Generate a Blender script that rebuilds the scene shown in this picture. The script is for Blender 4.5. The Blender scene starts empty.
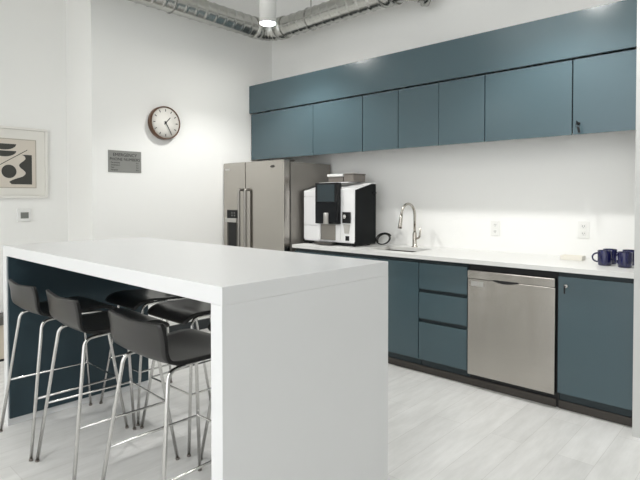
import bpy, bmesh, math, random
from mathutils import Vector, Matrix
random.seed(4)
SC = bpy.context.scene
COL = SC.collection
PI = math.pi

# ---------------------------------------------------------------- materials
def lin(c):
    return tuple(((x/255)/12.92 if x/255 <= .04045 else ((x/255+.055)/1.055)**2.4) for x in c) + (1,)

def mat(name, rgb, rough=.5, metal=0., noise=.03, scale=6., bump=0., bscale=40., spec=.5, coat=0., stretch=None, aniso=0., detail=3):
    m = bpy.data.materials.new(name); m.use_nodes = True
    nt = m.node_tree; b = nt.nodes['Principled BSDF']
    b.inputs['Roughness'].default_value = rough
    b.inputs['Metallic'].default_value = metal
    b.inputs['Specular IOR Level'].default_value = spec
    b.inputs['Coat Weight'].default_value = coat
    b.inputs['Coat Roughness'].default_value = .15
    tc = nt.nodes.new('ShaderNodeTexCoord'); mp = nt.nodes.new('ShaderNodeMapping')
    nt.links.new(tc.outputs['Object'], mp.inputs['Vector'])
    if stretch: mp.inputs['Scale'].default_value = stretch
    nz = nt.nodes.new('ShaderNodeTexNoise'); nz.inputs['Scale'].default_value = scale; nz.inputs['Detail'].default_value = detail
    nt.links.new(mp.outputs[0], nz.inputs['Vector'])
    mx = nt.nodes.new('ShaderNodeMix'); mx.data_type = 'RGBA'
    c = lin(rgb)
    mx.inputs[6].default_value = tuple(min(1, x*(1-noise)) for x in c[:3])+(1,)
    mx.inputs[7].default_value = tuple(min(1, x*(1+noise)) for x in c[:3])+(1,)
    nt.links.new(nz.outputs['Fac'], mx.inputs[0])
    nt.links.new(mx.outputs[2], b.inputs['Base Color'])
    if aniso: b.inputs['Anisotropic'].default_value = aniso
    if bump:
        n2 = nt.nodes.new('ShaderNodeTexNoise'); n2.inputs['Scale'].default_value = bscale; n2.inputs['Detail'].default_value = 4
        nt.links.new(mp.outputs[0], n2.inputs['Vector'])
        bp = nt.nodes.new('ShaderNodeBump'); bp.inputs['Strength'].default_value = bump; bp.inputs['Distance'].default_value = .002
        nt.links.new(n2.outputs['Fac'], bp.inputs['Height']); nt.links.new(bp.outputs[0], b.inputs['Normal'])
    return m

def emis(name, rgb, s):
    m = bpy.data.materials.new(name); m.use_nodes = True
    b = m.node_tree.nodes['Principled BSDF']
    b.inputs['Base Color'].default_value = lin(rgb)
    b.inputs['Emission Color'].default_value = lin(rgb); b.inputs['Emission Strength'].default_value = s
    return m

M = {}
M['wall'] = mat('wall_paint', (246, 246, 243), .75, noise=.012, scale=1.5, bump=.12, bscale=180, spec=.25)
M['column_paint'] = mat('grey_column_paint', (206, 207, 204), .75, noise=.012, scale=1.5, spec=.25)
M['quartz'] = mat('white_quartz', (221, 222, 222), .28, noise=.012, scale=5, spec=.45)
M['counter'] = mat('white_counter', (226, 226, 223), .3, noise=.012, scale=5, spec=.45)
M['teal'] = mat('teal_lacquer', (68, 88, 95), .23, noise=.025, scale=3, spec=.6)
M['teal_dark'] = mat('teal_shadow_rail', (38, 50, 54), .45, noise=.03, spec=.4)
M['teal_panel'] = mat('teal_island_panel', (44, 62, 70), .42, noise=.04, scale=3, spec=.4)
M['black_gap'] = mat('black_recess', (14, 15, 16), .6)
M['rubber_base'] = mat('grey_brown_vinyl', (62, 57, 52), .5, noise=.05)
M['black_base'] = mat('dark_vinyl_baseboard', (42, 47, 50), .5, noise=.05)
M['steel'] = mat('brushed_steel', (180, 176, 170), .28, metal=1., noise=.05, scale=10, stretch=(1, 1, 30), bump=.02, bscale=30, aniso=.6)
def brushed(m, amount, rough, rot=0.):
    nt = m.node_tree; b = nt.nodes['Principled BSDF']; t = nt.nodes.new('ShaderNodeTangent'); t.direction_type = 'RADIAL'; t.axis = 'Z'
    nt.links.new(t.outputs[0], b.inputs['Tangent']); b.inputs['Anisotropic'].default_value = amount; b.inputs['Roughness'].default_value = rough
    b.inputs['Anisotropic Rotation'].default_value = rot
brushed(M['steel'], .85, .17, .25)
M['steel_side'] = mat('grey_steel_case', (150, 146, 140), .42, metal=.6, noise=.03, scale=4)
M['steel_dark'] = mat('dark_steel', (95, 92, 88), .35, metal=.9)
M['chrome'] = mat('chrome', (215, 214, 212), .12, metal=1., noise=.01)
M['nickel'] = mat('brushed_nickel', (185, 180, 172), .25, metal=1., noise=.02)
M['handle_steel'] = mat('handle_steel', (150, 147, 142), .3, metal=1., noise=.02)
M['shell'] = mat('black_laminate', (24, 23, 22), .34, noise=.06, spec=.5)
M['shell_edge'] = mat('black_edge', (12, 12, 12), .5)
M['white_plastic'] = mat('white_plastic', (238, 238, 236), .35, noise=.01)
M['white_gloss'] = mat('white_gloss', (240, 240, 240), .18, noise=.01)
M['black_plastic'] = mat('black_plastic', (15, 17, 19), .4, noise=.04, spec=.3)
M['charcoal'] = mat('charcoal_side', (20, 23, 24), .6, noise=.04, spec=.2)
M['screen'] = mat('glass_screen', (58, 68, 72), .2, noise=.12, scale=3, spec=.2)
M['screen_black'] = mat('glass_black', (12, 16, 20), .2, noise=.02, spec=.2)
M['grey_plastic'] = mat('grey_plastic', (120, 114, 108), .4)
M['silver_plastic'] = mat('silver_plastic', (188, 186, 182), .35, metal=.4)
M['duct'] = mat('galvanised_steel', (190, 190, 186), .26, metal=1., noise=.12, scale=25, bump=.08, bscale=30)
M['navy'] = mat('navy_glaze', (10, 14, 68), .14, noise=.05, coat=.5)
M['cream'] = mat('cream_ceramic', (234, 230, 219), .35)
M['walnut'] = mat('walnut_wood', (88, 58, 34), .4, noise=.25, scale=14, stretch=(1, 1, 6))
M['clock_face'] = mat('clock_paper', (236, 233, 226), .6, noise=.01)
M['ink'] = mat('black_ink', (26, 26, 28), .5)
M['sign_grey'] = mat('sign_grey_metal', (150, 150, 146), .35, metal=.3, noise=.03)
M['frame_white'] = mat('frame_white', (236, 234, 228), .45, noise=.01)
M['mat_board'] = mat('mat_board', (232, 230, 223), .8, noise=.01)
M['art_paper'] = mat('art_paper', (216, 208, 196), .8, noise=.03)
M['art_line'] = mat('art_edge', (178, 170, 156), .7)
M['art_dark'] = mat('art_charcoal', (66, 66, 62), .8, noise=.04)
M['lcd'] = mat('lcd_grey', (120, 122, 118), .3)
M['outlet'] = mat('outlet_white', (238, 238, 234), .4, noise=.01)
M['bench'] = mat('bench_beige', (196, 186, 170), .6, noise=.04)
M['bench_top'] = mat('bench_charcoal', (92, 90, 86), .6, noise=.05)
M['cable'] = mat('black_cable', (18, 18, 18), .45)
M['ceil'] = mat('ceiling_paint', (238, 238, 235), .9, noise=.02)
M['glow'] = emis('lamp_diffuser', (255, 252, 246), 105)
M['glow_soft'] = emis('fill_diffuser', (255, 253, 248), 2)  # glow of the added, unseen ceiling fill panels
M['lamp_white'] = mat('lamp_white', (240, 240, 236), .4, noise=.01)

def floor_mat():
    m = bpy.data.materials.new('pale_plank_floor'); m.use_nodes = True
    nt = m.node_tree; N = nt.nodes; L = nt.links; b = N['Principled BSDF']
    tc = N.new('ShaderNodeTexCoord'); mp = N.new('ShaderNodeMapping')
    mp.inputs['Rotation'].default_value = (0, 0, PI/2)
    L.new(tc.outputs['Object'], mp.inputs['Vector'])
    br = N.new('ShaderNodeTexBrick'); br.offset = .37; br.offset_frequency = 2
    br.inputs['Scale'].default_value = 1; br.inputs['Brick Width'].default_value = 1.22
    br.inputs['Row Height'].default_value = .18; br.inputs['Mortar Size'].default_value = .0012
    br.inputs['Mortar Smooth'].default_value = .3
    br.inputs['Color1'].default_value = lin((224, 224, 222)); br.inputs['Color2'].default_value = lin((233, 233, 231))
    br.inputs['Mortar'].default_value = lin((206, 205, 201))
    L.new(mp.outputs[0], br.inputs['Vector'])
    mp2 = N.new('ShaderNodeMapping'); mp2.inputs['Scale'].default_value = (7, 1.3, 1)
    L.new(tc.outputs['Object'], mp2.inputs['Vector'])
    nz = N.new('ShaderNodeTexNoise'); nz.inputs['Scale'].default_value = 2.2; nz.inputs['Detail'].default_value = 6; nz.inputs['Roughness'].default_value = .6
    L.new(mp2.outputs[0], nz.inputs['Vector'])
    rp = N.new('ShaderNodeValToRGB'); rp.color_ramp.elements[0].position = .3; rp.color_ramp.elements[1].position = .72
    rp.color_ramp.elements[0].color = (.80, .80, .79, 1); rp.color_ramp.elements[1].color = (1, 1, 1, 1)
    L.new(nz.outputs['Fac'], rp.inputs[0])
    mx = N.new('ShaderNodeMix'); mx.data_type = 'RGBA'; mx.blend_type = 'MULTIPLY'; mx.inputs[0].default_value = .9
    L.new(br.outputs['Color'], mx.inputs[6]); L.new(rp.outputs[0], mx.inputs[7])
    L.new(mx.outputs[2], b.inputs['Base Color'])
    b.inputs['Roughness'].default_value = .42
    bp = N.new('ShaderNodeBump'); bp.inputs['Strength'].default_value = .15; bp.inputs['Distance'].default_value = .001
    L.new(nz.outputs['Fac'], bp.inputs['Height']); L.new(bp.outputs[0], b.inputs['Normal'])
    return m
M['floor'] = floor_mat()

# ---------------------------------------------------------------- mesh helpers
def box(bm, x0, x1, y0, y1, z0, z1, bev=0., seg=2, mi=0):
    t = bmesh.new()
    vs = [t.verts.new((x, y, z)) for x in (x0, x1) for y in (y0, y1) for z in (z0, z1)]
    for f in ((0,1,3,2),(4,6,7,5),(0,4,5,1),(2,3,7,6),(0,2,6,4),(1,5,7,3)):
        t.faces.new([vs[i] for i in f])
    if bev: bmesh.ops.bevel(t, geom=list(t.edges), offset=bev, segments=seg, affect='EDGES', profile=.5)
    merge(bm, t, mi)

def merge(bm, t, mi=0, mtx=None):
    bmesh.ops.recalc_face_normals(t, faces=list(t.faces))
    mp = {}
    for v in t.verts: mp[v] = bm.verts.new(mtx @ v.co if mtx else v.co)
    for f in t.faces:
        try:
            g = bm.faces.new([mp[v] for v in f.verts]); g.material_index = mi; g.smooth = f.smooth
        except ValueError: pass
    t.free()

def tube(bm, pts, r, n=12, caps=True, mi=0, closed=False, smooth=True):
    pts = [Vector(p) for p in pts]; t = bmesh.new(); rings = []
    rs = r if isinstance(r, (list, tuple)) else [r]*len(pts)
    up = None
    for i, p in enumerate(pts):
        if closed: d = (pts[(i+1) % len(pts)]-pts[i-1]).normalized()
        else:
            a = pts[max(0, i-1)]; c = pts[min(len(pts)-1, i+1)]; d = (c-a).normalized()
        if up is None:
            up = Vector((0, 0, 1)) if abs(d.z) < .9 else Vector((1, 0, 0))
        s = d.cross(up).normalized(); up = s.cross(d).normalized()
        rings.append([t.verts.new(p+rs[i]*(math.cos(2*PI*k/n)*s+math.sin(2*PI*k/n)*up)) for k in range(n)])
    m = len(rings)
    for i in range(m if closed else m-1):
        A, B = rings[i], rings[(i+1) % m]
        for k in range(n):
            f = t.faces.new((A[k], A[(k+1) % n], B[(k+1) % n], B[k])); f.smooth = smooth
    if caps and not closed:
        t.faces.new(rings[0][::-1]); t.faces.new(rings[-1])
    merge(bm, t, mi)

def arc_path(pts, rad, seg=6):
    """polyline with rounded corners"""
    pts = [Vector(p) for p in pts]; out = [pts[0]]
    for i in range(1, len(pts)-1):
        a, b, c = pts[i-1], pts[i], pts[i+1]
        d1 = (a-b); d2 = (c-b); r = min(rad, d1.length*.49, d2.length*.49)
        p, q = b+d1.normalized()*r, b+d2.normalized()*r
        for k in range(seg+1):
            u = k/seg; out.append((1-u)**2*p+2*u*(1-u)*b+u*u*q)
    out.append(pts[-1]); return out

def lathe(bm, prof, n=32, mtx=None, mi=0, smooth=True):
    """prof: list of (r,z); revolved round z"""
    t = bmesh.new(); rings = []
    for r, z in prof:
        if r < 1e-6: rings.append([t.verts.new((0, 0, z))])
        else: rings.append([t.verts.new((r*math.cos(2*PI*k/n), r*math.sin(2*PI*k/n), z)) for k in range(n)])
    for A, B in zip(rings, rings[1:]):
        for k in range(n):
            a, b2, c, d = A[k % len(A)], A[(k+1) % len(A)], B[(k+1) % len(B)], B[k % len(B)]
            vs = []
            for v in (a, b2, c, d):
                if v not in vs: vs.append(v)
            if len(vs) > 2:
                f = t.faces.new(vs); f.smooth = smooth
    merge(bm, t, mi, mtx)

def prism(bm, poly, axis, a0, a1, bev=0, mi=0):
    """poly in the two other axes (order x,y,z minus axis), extruded on axis"""
    def co(p, a):
        q = list(p); q.insert(axis, a); return q
    t = bmesh.new()
    A = [t.verts.new(co(p, a0)) for p in poly]; B = [t.verts.new(co(p, a1)) for p in poly]
    t.faces.new(A); t.faces.new(B[::-1])
    n = len(poly)
    for i in range(n): t.faces.new((A[i], B[i], B[(i+1) % n], A[(i+1) % n]))
    if bev: bmesh.ops.bevel(t, geom=list(t.edges), offset=bev, segments=2, affect='EDGES', profile=.5)
    merge(bm, t, mi)

def obj(name, bm, mats, parent=None, smooth=False):
    me = bpy.data.meshes.new(name); bm.normal_update(); bm.to_mesh(me); bm.free()
    if not isinstance(mats, (list, tuple)): mats = [mats]
    for m in mats: me.materials.append(M[m] if isinstance(m, str) else m)
    o = bpy.data.objects.new(name, me); COL.objects.link(o)
    if parent is not None:
        o.parent = parent
        if parent.get('_loc') is not None: pass
    return o

def tag(o, label, cat, group=None):
    o['label'] = label; o['category'] = cat
    if group: o['group'] = group
    return o

def thing(name, label, cat, loc=(0, 0, 0), rz=0, group=None):
    o = bpy.data.objects.new(name, None); COL.objects.link(o); o.empty_display_size = .1
    o.location = loc; o.rotation_euler = (0, 0, rz)
    return tag(o, label, cat, group)

def part(name, mats, parent, *boxes, bev=.0015):
    bm = bmesh.new()
    for b in boxes: box(bm, *b, bev=bev)
    return obj(name, bm, mats, parent)

def struct(name, mats, *boxes):
    o = part(name, mats, None, *boxes, bev=0); o['kind'] = 'structure'; return o

def dup(root, loc, rz, label):
    r = root.copy(); COL.objects.link(r); r.location = loc; r.rotation_euler = (0, 0, rz); r['label'] = label
    for ch in list(root.children):
        c = ch.copy(); COL.objects.link(c); c.parent = r
        for g in list(ch.children):
            d = g.copy(); COL.objects.link(d); d.parent = c
    return r

def text_bm(bm, s, size, mtx, depth=.0006, mi=0, align='CENTER'):
    cu = bpy.data.curves.new('t', 'FONT'); cu.body = s; cu.size = size; cu.extrude = depth; cu.align_x = align; cu.align_y = 'CENTER'
    cu.resolution_u = 3
    o = bpy.data.objects.new('t', cu); COL.objects.link(o)
    dg = bpy.context.evaluated_depsgraph_get(); me = bpy.data.meshes.new_from_object(o.evaluated_get(dg))
    t = bmesh.new(); t.from_mesh(me); merge(bm, t, mi, mtx)
    bpy.data.objects.remove(o); bpy.data.meshes.remove(me); bpy.data.curves.remove(cu)

# matrices: local x -> reading direction, local y -> up, local z -> out of the wall
def face_left_wall(x, y, z):      # wall facing +X, reading toward +Y
    return Matrix(((0, 0, 1, x), (1, 0, 0, y), (0, 1, 0, z), (0, 0, 0, 1)))
def face_back(x, y, z):           # surface facing -Y, reading toward +X
    return Matrix(((1, 0, 0, x), (0, 0, -1, y), (0, 1, 0, z), (0, 0, 0, 1)))

# ---------------------------------------------------------------- setting
XL, XP, YR, ZC = -4.475, -5.01, -2.088, 4.1
XR, YE = 3.0, -8.6
struct('floor', 'floor', (XP-.15, XR+.15, YE, .15, -.1, 0))
struct('ceiling', 'ceil', (XP-.15, XR+.15, YE, .15, ZC, ZC+.1))
struct('wall_back', 'wall', (XP-.15, XR+.15, 0, .15, 0, ZC))
struct('wall_left', 'wall', (XP-.15, XL, YR, 0, 0, ZC))
struct('wall_left_recess', 'wall', (XP-.15, XP, YE, YR, 0, ZC))
struct('wall_right', 'wall', (XR, XR+.15, YE, 0, 0, ZC))
struct('wall_rear_added', 'wall', (XP, -4.43, -6.62, -6.5, 0, ZC), (-4.43, -4.19, -6.62, -6.5, 2.35, ZC), (-4.19, -2.95, -6.62, -6.5, 0, ZC))  # unseen partial wall with a slit, added for the steel to reflect
struct('wall_right_stub', 'column_paint', (-.655, -.3, -.72, 0, 0, ZC))
struct('baseboard_left', 'black_base', (XL, XL+.012, YR, -.9, 0, .1), (XL, XL+.012, -.9, -.01, 0, .1))

# ---------------------------------------------------------------- island
isl = thing('kitchen_island', 'white waterfall island counter with teal inner end panel, stools tucked beneath', 'kitchen island', (-2.375, -2.615, 0))
def loc(b, o):   # world box -> local of a thing
    x, y, z = o.location
    return (b[0]-x, b[1]-x, b[2]-y, b[3]-y, b[4]-z, b[5]-z)
IX0, IX1, IY0, IY1, IH, IT = -3.460, -1.312, -3.066, -2.168, 1.067, .06
part('countertop', 'quartz', isl, loc((IX0, IX1, IY0, IY1, IH-IT, IH), isl), bev=.002)
part('waterfall_panel', 'quartz', isl, loc((IX0, IX0+IT, IY0, IY1, 0, IH-IT), isl), bev=.001)
part('waterfall_panel', 'quartz', isl, loc((IX1-IT, IX1, IY0, IY1, 0, IH-IT), isl), bev=.001)
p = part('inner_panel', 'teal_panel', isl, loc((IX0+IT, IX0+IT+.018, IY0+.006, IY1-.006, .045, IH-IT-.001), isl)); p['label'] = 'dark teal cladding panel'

# ---------------------------------------------------------------- bar stools
def stool_shell():
    # side profile (y,z), from back top to front lip
    ctrl = [(-.232, .884), (-.224, .845), (-.215, .800), (-.206, .762), (-.190, .734), (-.160, .719), (-.09, .711),
            (.03, .709), (.12, .715), (.17, .718), (.205, .712), (.232, .697), (.246, .676)]
    # smooth subdivide
    P = ctrl
    prof = []
    for i in range(len(P)-1):
        p0 = P[max(0, i-1)]; p1 = P[i]; p2 = P[i+1]; p3 = P[min(len(P)-1, i+2)]
        for k in range(3):
            t = k/3
            prof.append(tuple(.5*((2*p1[j])+(-p0[j]+p2[j])*t+(2*p0[j]-5*p1[j]+4*p2[j]-p3[j])*t*t+(-p0[j]+3*p1[j]-3*p2[j]+p3[j])*t**3) for j in (0, 1)))
    prof.append(P[-1])
    n = len(prof); W = .208; nu = 14; th = .013
    t = bmesh.new(); top = []; bot = []
    for i, (y, z) in enumerate(prof):
        a = prof[max(0, i-1)]; c = prof[min(n-1, i+1)]
        d = Vector((0, c[0]-a[0], c[1]-a[1])).normalized(); nrm = Vector((0, -d.z, d.y))   # up/forward side
        if nrm.z < 0 and abs(nrm.z) > .5: nrm = -nrm
        s = i/(n-1)
        w = W*(1-.05*max(0, (s-.55)/.45)**2)
        # rounded ends
        if i == 0: w -= .011
        elif i == 1: w -= .003
        if i == n-1: w -= .022
        elif i == n-2: w -= .008
        elif i == n-3: w -= .003
        backness = max(0, min(1, (z-.72)/.10)) if y < 0 else 0
        ra, rb = [], []
        for k in range(nu+1):
            u = -1+2*k/nu; x = u*w
            yy = y+backness*.014*u*u
            zz = z+(1-backness)*.010*u*u*(1 if y < .12 else max(0, 1-(y-.12)/.08))-backness*.010*max(0, 1-i/3)*(1-abs(u))**1.0
            q = Vector((x, yy, zz))
            ra.append(t.verts.new(q+nrm*th/2)); rb.append(t.verts.new(q-nrm*th/2))
        top.append(ra); bot.append(rb)
    for i in range(n-1):
        for k in range(nu):
            f = t.faces.new((top[i][k], top[i][k+1], top[i+1][k+1], top[i+1][k])); f.smooth = True
            f = t.faces.new((bot[i][k], bot[i+1][k], bot[i+1][k+1], bot[i][k+1])); f.smooth = True
        for k in (0, nu):
            f = t.faces.new((top[i][k], top[i+1][k], bot[i+1][k], bot[i][k])); f.material_index = 1
    for i in (0, n-1):
        for k in range(nu):
            f = t.faces.new((top[i][k], bot[i][k], bot[i][k+1], top[i][k+1])); f.material_index = 1
    bmesh.ops.recalc_face_normals(t, faces=list(t.faces))
    return t

def make_stool(label, group):
    r = thing('bar_stool', label, 'bar stool', group=group)
    obj('seat_shell', stool_shell(), ['shell', 'shell_edge'], r)
    for sx in (-1, 1):
        for sy in (-1, 1):
            bm = bmesh.new()
            foot = (sx*.244, sy*.258, .008); knee = (sx*(.168 if sy < 0 else .150), sy*.172, .692)
            tube(bm, arc_path([foot, knee, (sx*.140, 0, .697)], .04, 7), .0083, 12)
            lg = obj('leg', bm, 'chrome', r)
            bm = bmesh.new(); tube(bm, [(sx*.245, sy*.259, 0), (sx*.2435, sy*.2575, .009)], .0105, 12)
            c = obj('foot_cap', bm, 'grey_plastic', lg); c['label'] = 'grey plastic foot cap'
    bm = bmesh.new()
    z = .3; a = .244-.076*z/.685; b = .258-.086*z/.68
    af = .244-.094*z/.685
    tube(bm, arc_path([(-a, -b, z), (-af, b, z), (af, b, z), (a, -b, z)], .012, 3), .0058, 10)
    obj('footrest', bm, 'chrome', r)
    for y in (-.10, .10):
        bm = bmesh.new(); box(bm, -.15, .15, y-.014, y+.014, .6925, .7005, .001)
        obj('mounting_bar', bm, 'black_plastic', r)
    return r
near = [(-3.105, -2.86, -.06, 'black stool on the near side of the island, farthest left against the teal panel'),
        (-2.575, -2.85, -.04, 'middle black stool of the three with backs to the viewer'),
        (-1.895, -2.84, .02, 'black stool with its back to the viewer, nearest the white waterfall end')]
far = [(-3.085, -2.285, PI, 'black stool on the far side of the island, deepest in beside the teal panel'),
       (-2.55, -2.285, PI, 'middle black stool of the three across the island facing the viewer'),
       (-1.985, -2.265, PI, 'black stool across the island facing the viewer, nearest the white waterfall end')]
proto = None
for x, y, rz, lb in near+far:
    if proto is None:
        proto = make_stool(lb, 'bar stools tucked under the island'); proto.location = (x, y, 0)
    else: dup(proto, (x, y, 0), rz, lb)

# ---------------------------------------------------------------- fridge
fr = thing('refrigerator', 'tall stainless side-by-side refrigerator standing beside the coffee machine', 'refrigerator', (-4.0, -.36, 0))
F = lambda *b: loc(b, fr)
FY = -.702
part('case', 'steel_side', fr, F(-4.452, -3.536, FY+.098, -.035, .02, 1.698), bev=.004)
part('base_grille', 'black_plastic', fr, F(-4.44, -3.56, FY+.04, FY+.085, 0.0, .075))
for a, b in ((-4.44, -4.31), (-3.69, -3.565)):
    part('hinge_cover', 'steel_dark', fr, F(a, b, FY+.045, FY+.18, 1.699, 1.722), bev=.004)
part('door_gasket', 'black_gap', fr, F(-4.44, -3.548, FY+.081, FY+.097, .09, 1.70), bev=0)
d1 = part('freezer_door', 'steel', fr, F(-4.460, -4.104, FY, FY+.08, .08, 1.716), bev=.006)
d2 = part('refrigerator_door', 'steel', fr, F(-4.096, -3.532, FY, FY+.08, .08, 1.716), bev=.006)
def handle(x, parent):
    bm = bmesh.new()
    x -= fr.location.x; y0 = FY-fr.location.y
    tube(bm, arc_path([(x, y0, 1.435), (x, y0-.042, 1.435), (x, y0-.042, .55), (x, y0, .55)], .025, 6), .0145, 14)
    return obj('handle', bm, 'handle_steel', parent)
handle(-4.150, d1); handle(-4.052, d2)
def inset(name, m, parent, b): return part(name, m, parent, F(*b))
dp = inset('dispenser', 'steel_dark', d1, (-4.395, -4.215, FY-.006, FY-.0005, .80, 1.228))
dp['label'] = 'dark water and ice dispenser'
inset('spout_tray', 'silver_plastic', dp, (-4.395, -4.215, FY-.030, FY-.0065, 1.100, 1.140))
inset('control_panel', 'black_plastic', dp, (-4.390, -4.220, FY-.010, FY-.0065, 1.143, 1.222))
inset('recess', 'black_gap', dp, (-4.37, -4.24, FY-.0085, FY-.0065, .83, 1.098))
for dx in (-.02, .02):
    for dz in (-.014, .014):
        bm = bmesh.new()
        lathe(bm, [(0, .0015), (.006, .0015), (.006, 0), (0, 0)], 10, face_back(-4.285+dx-fr.location.x, FY-.0102-fr.location.y, 1.183+dz))
        obj('control_button', bm, 'silver_plastic', dp)
bm = bmesh.new(); lathe(bm, [(.0, .002), (.024, .002), (.026, .0), (0, 0)], 24, face_back(-3.690-fr.location.x, FY-fr.location.y, 1.655) @ Matrix.Diagonal((1.3, .5, 1, 1)))
obj('badge', bm, 'steel_dark', d2)
part('badge', 'silver_plastic', d1, F(-4.43, -4.345, FY-.0025, FY-.0003, 1.640, 1.657))

# ---------------------------------------------------------------- upper cabinets
UY, UZ0, UZ1 = -.33, 1.778, 2.281
def wall_cab(x0, x1, doors, label, group='teal wall cabinets over the counter'):
    t = thing('wall_cabinet', label, 'wall cabinet', ((x0+x1)/2, -.16, UZ0), group=group)
    L_ = lambda *b: loc(b, t)
    part('carcass', 'teal_dark', t, L_(x0+.0003, x1-.0003, UY+.021, -.002, UZ0+.045, UZ1))
    ds = []
    for a, b in doors:
        ds.append(part('door', 'teal', t, L_(a+.002, b-.002, UY, UY+.0195, UZ0-.004, UZ1-.004), bev=.0015))
    return t, ds
wall_cab(-4.452, -2.888, [(-4.452, -3.506), (-3.506, -2.890)], 'wide two-door teal wall cabinet above the refrigerator')
wall_cab(-2.888, -2.5025, [(-2.886, -2.504)], 'narrow single-door teal wall cabinet right of the wide one above the refrigerator')
wall_cab(-2.5025, -1.724, [(-2.501, -2.114), (-2.114, -1.726)], 'two-door teal wall cabinet with narrow doors, above the drawers left of the dishwasher')
wall_cab(-1.724, -1.104, [(-1.722, -1.106)], 'square single-door teal wall cabinet above the dishwasher')
t, ds = wall_cab(-1.104, -.657, [(-1.102, -.657)], 'rightmost teal wall cabinet with a key hanging from its lock')
bm = bmesh.new(); X, Y, Z = -1.064-t.location.x, UY-t.location.y, 1.846-UZ0
lathe(bm, [(0, .006), (.010, .006), (.011, 0), (0, 0)], 18, face_back(X, Y, Z))
lk = obj('lock', bm, 'black_plastic', ds[0])
bm = bmesh.new()
box(bm, X-.0015, X+.0015, Y-.030, Y-.006, Z-.005, Z+.005, .0005)
box(bm, X-.002, X+.002, Y-.048, Y-.028, Z-.013, Z+.013, .001)
tube(bm, [(X+.0+.010*math.sin(a), Y-.04, Z-.016+.012*math.cos(a)) for a in [2*PI*i/16 for i in range(16)]], .0012, 6, closed=True)
prism(bm, [(X+.001, Z-.024), (X+.016, Z-.030), (X+.022, Z-.066), (X+.008, Z-.066)], 1, Y-.044, Y-.036, .001)
k = obj('key', bm, 'black_plastic', lk); k['label'] = 'black key with a hanging fob'
fas = thing('cabinet_fascia', 'long teal fascia panel running along the top of the wall cabinets', 'fascia panel', (-2.56, -.17, UZ1))
part('front_panel', 'teal', fas, loc((-4.466, -.657, -.345, -.325, 2.288, 2.592), fas), bev=.0015)
part('top_board', 'teal_dark', fas, loc((-4.466, -.657, -.324, -.002, 2.565, 2.590), fas))

# ---------------------------------------------------------------- base cabinets
BY = -.62
CT0, CT1 = .884, .914
def base_cab(x0, x1, fronts, label):
    t = thing('base_cabinet', label, 'base cabinet', ((x0+x1)/2, -.3, 0), group='teal base cabinets under the counter')
    L_ = lambda *b: loc(b, t)
    part('carcass', 'teal_dark', t, L_(x0+.001, x1-.001, BY+.022, -.004, .10, CT0-.001-(.22 if 'sink' in label else 0)))
    if 'sink' in label: part('top_rail', 'teal_dark', t, L_(x0+.001, x1-.001, BY+.022, BY+.04, .66, CT0-.001))
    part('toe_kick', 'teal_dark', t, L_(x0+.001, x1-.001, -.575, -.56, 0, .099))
    out = []
    for nm, a, b, z0, z1 in fronts:
        out.append(part(nm, 'teal', t, L_(a+.002, b-.002, BY, BY+.02, z0, z1), bev=.0015))
    return t, out
base_cab(-3.475, -2.885, [('door', -3.475, -2.885, .11, .852)], 'teal base cabinet under the coffee machine, next to the refrigerator')
base_cab(-2.883, -2.116, [('door', -2.883, -2.5, .11, .852), ('door', -2.5, -2.116, .11, .852)], 'teal sink cabinet under the faucet, left of the drawers')
base_cab(-2.114, -1.712, [('drawer', -2.114, -1.712, .655, .852), ('drawer', -2.114, -1.712, .428, .628), ('drawer', -2.114, -1.712, .11, .398)],
         'teal three-drawer base cabinet left of the dishwasher')
t, o = base_cab(-1.094, -.657, [('door', -1.094, -.657, .11, .852)], 'teal single-door base cabinet right of the dishwasher with a door lock')
bm = bmesh.new(); X, Y, Z = -1.046-t.location.x, BY-t.location.y, .795
lathe(bm, [(0, .008), (.011, .008), (.013, 0), (0, 0)], 18, face_back(X, Y, Z))
lk = obj('lock', bm, 'chrome', o[0])
bm = bmesh.new(); box(bm, X-.0015, X+.0015, Y-.03, Y-.008, Z-.005, Z+.005, .0004)
box(bm, X-.004, X+.004, Y-.034, Y-.026, Z-.045, Z-.004, .002)
obj('key', bm, 'black_plastic', lk)
# vinyl base strip in front of the toe kicks
o = struct('baseboard_back', 'rubber_base', (-3.475, -1.112, -.585, -.576, 0, .052), (-1.094, -.667, -.585, -.576, 0, .052))

# ---------------------------------------------------------------- dishwasher
dw = thing('dishwasher', 'stainless steel dishwasher between the teal drawers and the right base cabinet', 'dishwasher', (-1.405, -.3, 0))
D = lambda *b: loc(b, dw)
part('tub', 'black_gap', dw, D(-1.709, -1.097, -.595, -.02, .10, CT0-.002))
part('toe_panel', 'black_gap', dw, D(-1.709, -1.097, -.575, -.55, .0, .099))
dd = part('door', 'steel', dw, D(-1.701, -1.106, -.635, -.597, .095, .778), bev=.004)
part('control_strip', 'steel', dw, D(-1.701, -1.106, -.642, -.597, .780, .838), bev=.006)
bm = bmesh.new()
ar = [(-.085+.17*i/12, -.004-.014*(1-((i-6)/6)**2)) for i in range(13)]
poly = [(x, .004) for x, _ in ar][::-1]
prism(bm, [(-1.425-dw.location.x+x, .782+z) for x, z in ar]+[(-1.425-dw.location.x+.085, .785), (-1.425-dw.location.x-.085, .785)], 1, -.6445-dw.location.y, -.634-dw.location.y)
h = obj('handle_pocket', bm, 'black_gap', dd); h['label'] = 'black curved handle pocket'
part('label_plate', 'silver_plastic', dd, D(-1.675, -1.585, -.6362, -.6348, .728, .762), bev=.0005)

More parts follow.
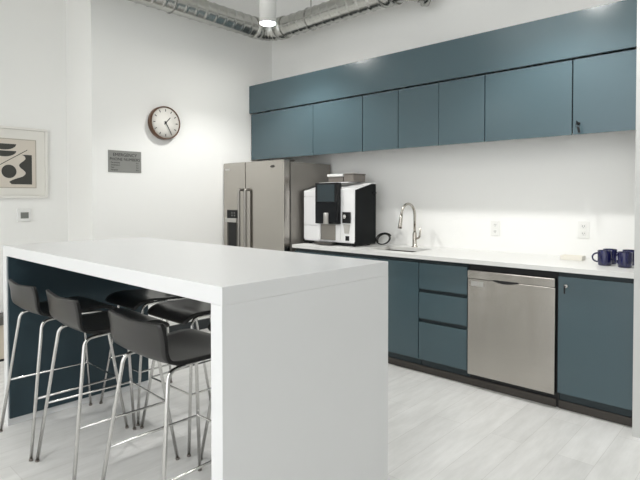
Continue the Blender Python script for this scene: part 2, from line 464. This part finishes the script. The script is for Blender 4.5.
# ---------------------------------------------------------------- worktop with sink hole
wt = thing('worktop', 'long white worktop running from the refrigerator over the base cabinets to the right wall', 'worktop', (-2.05, -.32, CT0))
HX0, HX1, HY0, HY1 = -2.70, -2.25, -.50, -.17
bm = bmesh.new()
xs = [-3.477, HX0, HX1, -.657]; ys = [-.65, HY0, HY1, -.002]
g = {}
for zi, z in enumerate((CT0, CT1)):
    for i, x in enumerate(xs):
        for j, y in enumerate(ys): g[i, j, zi] = bm.verts.new((x-wt.location.x, y-wt.location.y, z-CT0))
for i in range(3):
    for j in range(3):
        if (i, j) == (1, 1): continue
        bm.faces.new((g[i, j, 1], g[i+1, j, 1], g[i+1, j+1, 1], g[i, j+1, 1]))
        bm.faces.new((g[i, j, 0], g[i, j+1, 0], g[i+1, j+1, 0], g[i+1, j, 0]))
for i in range(3):
    bm.faces.new((g[i, 0, 0], g[i+1, 0, 0], g[i+1, 0, 1], g[i, 0, 1]))
    bm.faces.new((g[i, 3, 0], g[i, 3, 1], g[i+1, 3, 1], g[i+1, 3, 0]))
    bm.faces.new((g[0, i, 0], g[0, i, 1], g[0, i+1, 1], g[0, i+1, 0]))
    bm.faces.new((g[3, i, 0], g[3, i+1, 0], g[3, i+1, 1], g[3, i, 1]))
a = [g[1, 1, 0], g[2, 1, 0], g[2, 2, 0], g[1, 2, 0]]; b = [g[1, 1, 1], g[2, 1, 1], g[2, 2, 1], g[1, 2, 1]]
for i in range(4): bm.faces.new((a[i], b[i], b[(i+1) % 4], a[(i+1) % 4]))
bmesh.ops.recalc_face_normals(bm, faces=list(bm.faces))
obj('slab', bm, 'counter', wt)
# sink
sk = thing('kitchen_sink', 'stainless undermount sink set into the white worktop below the faucet', 'sink', ((HX0+HX1)/2, (HY0+HY1)/2, .70))
bm = bmesh.new()
w, d = (HX1-HX0)/2+.004, (HY1-HY0)/2+.004
box(bm, -w, w, -d, d, 0, .004); box(bm, -w-.003, -w, -d, d, 0, .182); box(bm, w, w+.003, -d, d, 0, .182)
box(bm, -w, w, -d-.003, -d, 0, .182); box(bm, -w, w, d, d+.003, 0, .182)
obj('bowl', bm, 'nickel', sk)
bm = bmesh.new(); lathe(bm, [(0, .008), (.02, .008), (.035, .010), (.042, .0045), (0, .0045)], 24)
obj('drain', bm, 'chrome', sk)
# faucet
fa = thing('faucet', 'tall brushed nickel gooseneck faucet rising behind the sink', 'faucet', (-2.475, -.105, CT1))
bm = bmesh.new(); lathe(bm, [(0, 0), (.028, 0), (.028, .006), (.020, .012), (.0185, .12), (.0145, .135), (0, .135)], 24)
obj('base', bm, 'nickel', fa)
bm = bmesh.new()
pts = [(0, 0, .13), (0, 0, .28)]
for i in range(1, 15):
    a = PI*i/14*.97; pts.append((-.012*(1-math.cos(a)), -.088*(1-math.cos(a)), .28+.105*math.sin(a)))
tube(bm, pts, .0115, 14)
obj('gooseneck', bm, 'nickel', fa)
e = Vector(pts[-1]); dv = (e-Vector(pts[-2])).normalized()
bm = bmesh.new(); tube(bm, [e, e+dv*.03, e+dv*.09, e+dv*.12], [.0135, .0150, .0175, .0175], 16)
obj('spray_head', bm, 'nickel', fa)
bm = bmesh.new(); tube(bm, arc_path([(.012, 0, .075), (.05, -.0, .085), (.062, -.005, .175)], .03, 6), [.009]*8+[.0065], 12)
obj('lever', bm, 'nickel', fa)

# ---------------------------------------------------------------- coffee machine
cm = thing('coffee_machine', 'white and black automatic coffee machine with a touch screen on the worktop', 'coffee machine', (-3.182, -.306, CT1))
cm.scale = (1.0315, 1.0315, 1.006)
C_ = lambda *b: (b[0]-ox, b[1]-ox, b[2]-oy, b[3]-oy, b[4]-oz, b[5]-oz)
X0, X1, YF, YB = -3.395, -2.778, -.58, -.27
ox, oy, oz = -3.085, -.42, CT1
def cprism(bm, poly, x0, x1, bev=0, mi=0):
    prism(bm, [(y-oy, z-oz) for y, z in poly], 0, x0-ox, x1-ox, bev, mi)
body = [(YF+.006, .945), (YB, .945), (YB, 1.476), (-.335, 1.476), (YF+.006, 1.418)]
bm = bmesh.new(); cprism(bm, body, X0+.012, X1-.012)
obj('housing', bm, 'white_gloss', cm)
side = [(YF+.010, .935), (YB-.002, .935), (YB-.002, 1.480), (-.335, 1.480), (YF+.010, 1.421)]
for a, b in ((X0-.010, X0+.0115), (X1-.0115, X1)):
    bm = bmesh.new(); cprism(bm, side, a, b, .002)
    s = obj('side_panel', bm, 'charcoal', cm); s['label'] = 'black side panel'
# white cap strips along sloping top
bm = bmesh.new()
cap = [(YF-.004, .955), (YF+.0055, .955), (YF+.0055, 1.4185), (-.335, 1.4765), (YB+.005, 1.4765), (YB+.005, 1.486), (-.338, 1.486), (YF-.004, 1.427)]
cprism(bm, cap, -2.932, X1, .0015)
c = obj('front_column', bm, 'white_gloss', cm)
part('base', 'black_plastic', cm, C_(X0+.004, X1-.004, YF+.004, YB, .924, .944), bev=.003)
for x in (X0+.05, X1-.05):
    for y in (YF+.05, YB-.05):
        bm = bmesh.new(); lathe(bm, [(0, 0), (.016, 0), (.018, .011), (0, .011)], 16, Matrix.Translation((x-ox, y-oy, 0)))
        obj('foot', bm, 'black_plastic', cm)
for z0, z1 in ((.957, 1.088), (1.092, 1.360), (1.364, 1.416)):
    part('front_panel', 'white_gloss', cm, C_(X0+.012, -3.212, YF-.004, YF+.0055, z0, z1), bev=.0015)
dsx = (-3.198, -2.930)
disp = part('display_unit', 'black_plastic', cm, C_(dsx[0], dsx[1], -.628, YF+.005, 1.112, 1.487), bev=.004)
part('screen', 'screen', disp, C_(dsx[0]+.030, dsx[1]-.035, -.6305, -.6283, 1.315, 1.470), bev=.0005)
part('screen_glass', 'screen_black', disp, C_(dsx[0]+.008, dsx[1]-.010, -.6295, -.6283, 1.13, 1.310), bev=.0005)
bm = bmesh.new()
lathe(bm, [(0, .100), (.022, .100), (.026, .09), (.026, 0), (0, 0)], 20, Matrix.Translation((-3.06-ox, -.630-oy, 1.113-oz)))
s = obj('spout', bm, 'silver_plastic', cm); s['label'] = 'silver coffee spout'
bb = part('brew_bay', 'steel_side', cm, C_(-3.170, -2.992, YF-.003, YF+.0055, .962, 1.105), bev=.001)
for a, b in ((-3.212, -3.172), (-2.990, -2.934)):
    part('bay_rim', 'white_gloss', cm, C_(a, b, YF-.004, YF+.0055, .957, 1.105), bev=.001)
part('drip_tray', 'steel_dark', cm, C_(-3.20, -2.99, -.640, YF-.004, .9245, .943), bev=.003)
hl = part('steam_knob_plate', 'black_plastic', cm, C_(-2.905, -2.815, YF-.016, YF-.0045, 1.122, 1.222), bev=.004)
bm = bmesh.new(); lathe(bm, [(0, .018), (.016, .018), (.020, .012), (.020, 0), (0, 0)], 20, face_back(-2.872-ox, YF-.016-oy, 1.182-oz))
obj('knob', bm, 'chrome', hl)
bm = bmesh.new(); prism(bm, [(-2.90-ox, 1.112-oz), (-2.822-ox, 1.112-oz), (-2.835-ox, 1.03-oz), (-2.885-ox, 1.03-oz)], 1, YF-.008-oy, YF-.0045-oy, .001)
obj('milk_panel', bm, 'silver_plastic', cm)
part('socket_plate', 'black_plastic', cm, C_(-2.875, -2.832, YF-.007, YF-.0045, .966, 1.008), bev=.001)
part('power_switch', 'black_plastic', cm, C_(X1+.0005, X1+.012, -.335, -.28, 1.39, 1.40), bev=.001)
# top: deck + bean hoppers
part('top_deck', 'white_gloss', cm, C_(-3.30, -2.94, -.47, YB+.0, 1.487, 1.496), bev=.002)
hp = part('bean_hopper', 'grey_plastic', cm, C_(-3.185, -3.010, -.46, -.285, 1.497, 1.548), bev=.004)
hp2 = part('bean_hopper', 'grey_plastic', cm, C_(-3.000, -2.890, -.46, -.285, 1.497, 1.562), bev=.004)
part('lid', 'white_plastic', hp, C_(-3.195, -3.005, -.47, -.275, 1.549, 1.572), bev=.004)
part('lid', 'grey_plastic', hp2, C_(-3.003, -2.885, -.465, -.28, 1.563, 1.574), bev=.004)

# coiled cable beside it
bm = bmesh.new(); pts = []
for i in range(0, 91):
    a = 2*PI*i/36+.6; u = i/90
    pts.append((.088*(1-.34*u)*math.cos(a)-.012*u, .030*math.sin(a)+.016*u, .0062+.052*(1-.16*u)*(1+math.sin(a))))
tube(bm, pts, .0046, 8)
cb = obj('coiled_cable', bm, 'cable'); cb.location = (-2.815, -.105, CT1); tag(cb, 'black coiled power cable lying on the worktop between coffee machine and faucet', 'cable')

# mugs and dish
def make_mug(label):
    t = thing('mug', label, 'mug', group='navy mugs at the right end of the worktop')
    bm = bmesh.new()
    lathe(bm, [(0, .0), (.034, .0), (.038, .003), (.0405, .03), (.0415, .094), (.0405, .097), (.0385, .095), (.0375, .03), (.034, .008), (0, .006)], 32)
    obj('body', bm, 'navy', t)
    bm = bmesh.new()
    tube(bm, [(-.040-.030*math.sin(PI*i/12), 0, .050+.028*math.cos(PI*i/12)) for i in range(13)], .0052, 10)
    obj('handle', bm, 'navy', t)
    return t
m0 = make_mug('navy mug at the front left of the group with its handle pointing left'); m0.location = (-.893, -.355, CT1); m0.rotation_euler.z = .25
dup(m0, (-.772, -.385, CT1), -.5, 'navy mug at the front right of the group, partly hidden by the right wall')
dup(m0, (-.889, -.240, CT1), 3.1, 'navy mug directly behind the front left mug')
dup(m0, (-.778, -.225, CT1), -1.6, 'navy mug at the back, behind the front right mug')
ds_ = thing('soap_dish', 'small cream rectangular dish on the worktop left of the navy mugs', 'dish', (-1.14, -.17, CT1))
bm = bmesh.new()
box(bm, -.072, .072, -.042, .042, 0, .010, .003)
for b in ((-.072, .072, -.042, -.036), (-.072, .072, .036, .042), (-.072, -.066, -.036, .036), (.066, .072, -.036, .036)): box(bm, *b, .009, .030, .001)
obj('tray', bm, 'cream', ds_)
# outlets
def outlet(x, z, label):
    t = thing('wall_outlet', label, 'outlet', (x, 0, z), group='outlets above the worktop')
    part('cover_plate', 'outlet', t, (-.038, .038, -.006, -.0005, -.06, .06), bev=.002)
    for dz in (-.026, .026):
        r = part('receptacle', 'outlet', t, (-.017, .017, -.0085, -.0062, dz-.015, dz+.015), bev=.002)
        part('slot', 'ink', r, (-.008, -.0055, -.0092, -.0086, dz-.003, dz+.008), (.0055, .008, -.0092, -.0086, dz-.003, dz+.008), (-.002, .002, -.0092, -.0086, dz-.011, dz-.007), bev=0)
outlet(-1.779, 1.105, 'white wall outlet nearer the faucet, above the left side of the dishwasher')
outlet(-1.118, 1.117, 'white wall outlet above the cream dish, nearer the navy mugs')

# ---------------------------------------------------------------- left wall: clock, sign
ck = thing('wall_clock', 'round wall clock with a brown wooden rim on the left wall', 'clock', (XL, -1.408, 2.068))
mt = face_left_wall(0.0005, 0, 0)
bm = bmesh.new(); R_ = .158
lathe(bm, [(0, 0), (R_-.004, 0), (R_, .004), (R_, .055), (R_-.003, .060), (R_-.010, .060), (R_-.012, .050), (0, .050)], 64, mt)
obj('rim', bm, 'walnut', ck)
bm = bmesh.new(); lathe(bm, [(0, .0525), (R_-.013, .0525), (R_-.013, .0505), (0, .0505)], 64, mt)
for i in range(12):
    q = mt @ Matrix.Rotation(-i*PI/6, 4, 'Z')
    b2 = bmesh.new(); box(b2, -.0035, .0035, .108, .130, .0515, .0540); merge(bm, b2, 1, q)
obj('dial', bm, ['clock_face', 'ink'], ck)
def hand(nm, ang, l0, l1, w, z):
    bm = bmesh.new(); b2 = bmesh.new(); box(b2, -w, w, l0, l1, z, z+.0015); merge(bm, b2, 0, mt @ Matrix.Rotation(-ang, 4, 'Z'))
    if nm == 'hour_hand': lathe(bm, [(0, .060), (.009, .060), (.009, .0545), (0, .0545)], 16, mt)
    obj(nm, bm, 'ink', ck)
hand('hour_hand', math.radians(43), -.02, .072, .0042, .055)
hand('minute_hand', math.radians(150), -.02, .112, .0036, .0575)

sg = thing('phone_number_sign', 'grey rectangular emergency phone number sign on the wall below the clock', 'sign', (XL, -1.792, 1.680))
part('plate', 'sign_grey', sg, (.0005, .006, -.157, .157, -.098, .098), bev=.0015)
bm = bmesh.new()
W_ = lambda y, z: face_left_wall(.0064, y, z)
text_bm(bm, 'EMERGENCY', .040, W_(0, .058)); text_bm(bm, 'PHONE NUMBERS', .036, W_(0, .018))
for i, s in enumerate(('Paramedics', 'Ambulance', 'Fire', 'Hospital')):
    text_bm(bm, s, .0185, W_(-.132, -.012-.0215*i), align='LEFT')
    text_bm(bm, '911', .0165, W_(.118, -.012-.0215*i))
obj('lettering', bm, 'ink', sg)

# recessed wall: picture, thermostat, bench
pic = thing('framed_picture', 'white framed abstract print of dark shapes on the far left wall', 'picture', (XP, -2.62, 1.66))
part('frame', 'frame_white', pic, (.0005, .030, -.352, .352, .288, .309), (.0005, .030, -.352, .352, -.309, -.288), (.0005, .030, -.352, -.331, -.287, .287), (.0005, .030, .331, .352, -.287, .287), bev=.002)
mb = part('mat_board', 'mat_board', pic, (.0005, .016, -.330, .330, -.287, .287), bev=0)
part('print', ['art_paper'], pic, (.0165, .0185, -.252, .252, -.215, .198), bev=0)
bm = bmesh.new()
for b in ((.0165, .0190, -.258, .258, .1985, .205), (.0165, .0190, -.258, .258, -.222, -.2155), (.0165, .019, -.258, -.2525, -.215, .198), (.0165, .019, .2525, .258, -.215, .198)): box(bm, *b)
obj('print_border', bm, 'art_line', pic)
bm = bmesh.new()
def blob(poly): prism(bm, poly, 0, .0187, .0195)
def half(cy, cz, r, sz, up):
    return [(cy+r*math.cos(PI*i/16*(1 if up else -1)), cz+sz*math.sin(PI*i/16*(1 if up else -1))) for i in range(17)]
blob(half(0, .158, .098, .052, False)); blob(half(0, .098, .098, .050, False))
blob([(.04+.058*math.cos(2*PI*i/28), -.080+.058*math.sin(2*PI*i/28)) for i in range(28)])
edge = [(.222, .070), (.140, .070)]
for i in range(25):
    u = i/24; edge.append((.145+.026*math.sin(u*PI*3.6+.4)-.085*max(0, u-.8)/.2, .064-.235*u))
edge += [(.060, -.190), (.222, -.190)]
blob(edge)
blob([(-.230, -.19), (-.10, -.19), (-.13, -.10), (-.19, -.02), (-.230, 0)])
blob([(-.030, -.022), (.185, .116), (.188, .111), (-.027, -.027)])
s = obj('shapes', bm, 'art_dark', pic); s['label'] = 'charcoal abstract shapes'
th = thing('thermostat', 'small white thermostat with a grey screen below the framed picture', 'thermostat', (XP, -2.464, 1.2))
part('case', 'white_plastic', th, (.0005, .022, -.055, .055, -.055, .055), bev=.004)
part('screen', 'lcd', th, (.0223, .0235, -.030, .034, -.030, .024), bev=0)
bn = thing('storage_bench', 'low beige bench with a dark top at the far left edge behind the island', 'bench', (-4.90, -2.99, 0))
part('body', 'bench', bn, (-.105, .105, -.5, .5, .02, .30))
part('top', 'bench_top', bn, (-.108, .113, -.505, .505, .301, .365), bev=.004)
part('plinth', 'black_gap', bn, (-.10, .10, -.49, .49, 0, .019), bev=0)

# ---------------------------------------------------------------- duct
dc = thing('air_duct', 'galvanised spiral air duct turning the corner high under the ceiling', 'duct', (-4.2, -.28, 3.145))
DR = .103
def spiral(p0, p1, name, R=DR):
    p0, p1 = Vector(p0), Vector(p1); L_ = (p1-p0).length; n = max(2, int(L_/.012)); pts = []; rs = []
    for i in range(n+1):
        u = i/n; pts.append(p0.lerp(p1, u)); s = (u*L_) % .11
        rs.append(R+(.0055 if s < .013 else 0))
    bm = bmesh.new(); tube(bm, pts, rs, 28)
    return obj(name, bm, 'duct', dc)
spiral((0, -4.5, 0), (0, -.16, 0), 'duct_run')
spiral((.16, 0, 0), (1.54, 0, 0), 'duct_run')
bm = bmesh.new(); pts = []; rs = []
for i in range(25):
    a = PI/2*i/24; pts.append((.16-.16*math.cos(a), -.16+.16*math.sin(a), 0)); rs.append(DR+(.004 if i % 6 == 0 else .0005))
tube(bm, [(0, -.24, 0), (0, -.17, 0)]+pts+[(.165, 0, 0), (.17, 0, 0), (.26, 0, 0)], [DR+.007]*2+[r+.002 for r in rs]+[DR+.004, DR+.012, DR+.012], 28)
obj('elbow', bm, 'duct', dc)
bm = bmesh.new()
ep = [(1.51, 0, 0), (1.57, 0, 0), (1.575, 0, 0), (1.62, .0, 0), (1.625, 0, 0)]
er = [DR+.012, DR+.012, DR+.005, DR+.005, DR+.014]
tube(bm, ep+[(1.65, 0, 0)], er+[DR+.014], 28)
obj('collar', bm, 'duct', dc)
bm = bmesh.new(); pts = []
for i in range(13):
    a = PI/4*i/12; pts.append((1.64+.22*math.sin(a), .22*(1-math.cos(a)), -.0))
dirv = Vector((1, 1, 0)).normalized(); e = Vector(pts[-1])
pts += [e+dirv*.05]
tube(bm, pts, [DR+(.006 if i % 6 == 0 else .001) for i in range(len(pts))], 28)
obj('branch_elbow', bm, 'duct', dc)
bm = bmesh.new(); e2 = Vector(pts[-1])
tube(bm, [e2-dirv*.02, e2+dirv*.015, e2+dirv*.016, e2+dirv*.065], [DR+.012, DR+.012, DR+.042, DR+.042], 28)
obj('wall_collar', bm, 'duct', dc)
for (x, y) in ((.62, 0), (0, -1.2), (0, -3.2)):
    bm = bmesh.new(); tube(bm, [(x, y, DR+.004), (x, y, ZC-3.146)], .0035, 8)
    ring = []
    for i in range(33):
        a = 2*PI*i/32
        ring.append((x, y+(DR+.008)*math.cos(a), (DR+.008)*math.sin(a)) if y == 0 else (x+(DR+.008)*math.cos(a), y, (DR+.008)*math.sin(a)))
    tube(bm, ring[:-1], .002, 6, closed=True)
    obj('hanger', bm, 'steel_dark', dc)

# ---------------------------------------------------------------- pendant lamps
PZ = 2.885
def lamp_light(x, y, power):
    l = bpy.data.lights.new('lamp_beam', 'SPOT'); l.shadow_soft_size = .05; l.energy = power; l.color = (1, .994, .982); l.spot_size = math.radians(124); l.spot_blend = .5
    o = bpy.data.objects.new('lamp_beam', l); COL.objects.link(o); o.location = (x, y, PZ-.004)
    return o
def make_pendant(label):
    t = thing('pendant_lamp', label, 'pendant lamp', group='white cylinder pendant lamps')
    bm = bmesh.new(); lathe(bm, [(.066, .006), (.0745, 0), (.0745, .42), (.070, .43), (0, .43), (0, .425), (.066, .415), (.066, .006)], 40)
    obj('shade', bm, 'lamp_white', t)
    bm = bmesh.new(); lathe(bm, [(0, .003), (.0655, .003), (.0655, .010), (0, .010)], 40)
    obj('diffuser', bm, 'glow', t)
    bm = bmesh.new(); tube(bm, [(0, 0, .43), (0, 0, ZC-PZ-.02)], .006, 10); lathe(bm, [(0, ZC-PZ-.022), (.055, ZC-PZ-.022), (.06, ZC-PZ-.001), (0, ZC-PZ-.001)], 24)
    obj('stem', bm, 'lamp_white', t)
    return t
P1, P2, P4 = 46, 50, 6
spots = [(-3.435, -.985, P1, 'white cylinder pendant lamp hanging in front of the duct corner'),
         (-1.12, -.985, P1, 'white cylinder pendant lamp above the kitchen aisle, above the frame on the right'),
         (-3.8, -5.4, P2, 'added unseen white cylinder pendant lamp behind the viewer on the left'),  # added out of view, for near-side light and steel reflections
         (-1.12, -5.4, P2, 'added unseen white cylinder pendant lamp behind the viewer in the middle')]  # likewise added out of view, lights the near side
pl = None
for x, y, pw, lb in spots:
    if pl is None: pl = make_pendant(lb); pl.location = (x, y, PZ)
    else: dup(pl, (x, y, PZ), 0, lb)
    lamp_light(x, y, pw)

# unseen long ceiling panels, added as fill light for the room
cl = None
for x in (-3.0, -.5):
    for y in (-4.9, -7.4):
        if cl is None:
            cl = thing('fill_panel', 'long white ceiling light overhead, front row on the left', 'added fill panel', (x, y, ZC-.07), group='added ceiling fill panels')
            part('housing', 'lamp_white', cl, (-.62, .62, -.16, .16, .012, .069), bev=.003)
            part('diffuser', 'glow_soft', cl, (-.60, .60, -.145, .145, .004, .0115), bev=0)
        else: dup(cl, (x, y, ZC-.07), 0, 'added unseen long white fill panel overhead, %s row on the %s' % ({-4.9: 'front', -7.4: 'rear'}[y], 'left' if x < -2 else 'right'))
        l = bpy.data.lights.new('fill_beam', 'AREA'); l.shape = 'RECTANGLE'; l.size = 1.2; l.size_y = .29; l.energy = P4; l.color = (1, .995, .985)
        o = bpy.data.objects.new('fill_beam', l); COL.objects.link(o); o.location = (x, y, ZC-.072)

# ---------------------------------------------------------------- daylight from the open side of the office, behind the viewer
w = bpy.data.worlds.new('office_daylight'); SC.world = w; w.use_nodes = True
w.node_tree.nodes['Background'].inputs[0].default_value = lin((246, 248, 252)); w.node_tree.nodes['Background'].inputs[1].default_value = 1.05

# ---------------------------------------------------------------- camera
cam = bpy.data.cameras.new('camera'); co = bpy.data.objects.new('camera', cam); COL.objects.link(co)
cam.sensor_fit = 'HORIZONTAL'; cam.sensor_width = 36; cam.lens = 515/640*36
cam.shift_y = -31.3/640
cam.clip_start = .05
co.location = (0, -4.04, 1.343); co.rotation_euler = (PI/2-math.radians(1.1), 0, math.radians(42.6))
SC.camera = co
vs = SC.view_settings; SC.display_settings.display_device = 'sRGB'
vs.view_transform = 'Standard'; vs.look = 'None'; vs.gamma = 1; vs.use_curve_mapping = False; vs.exposure = .9
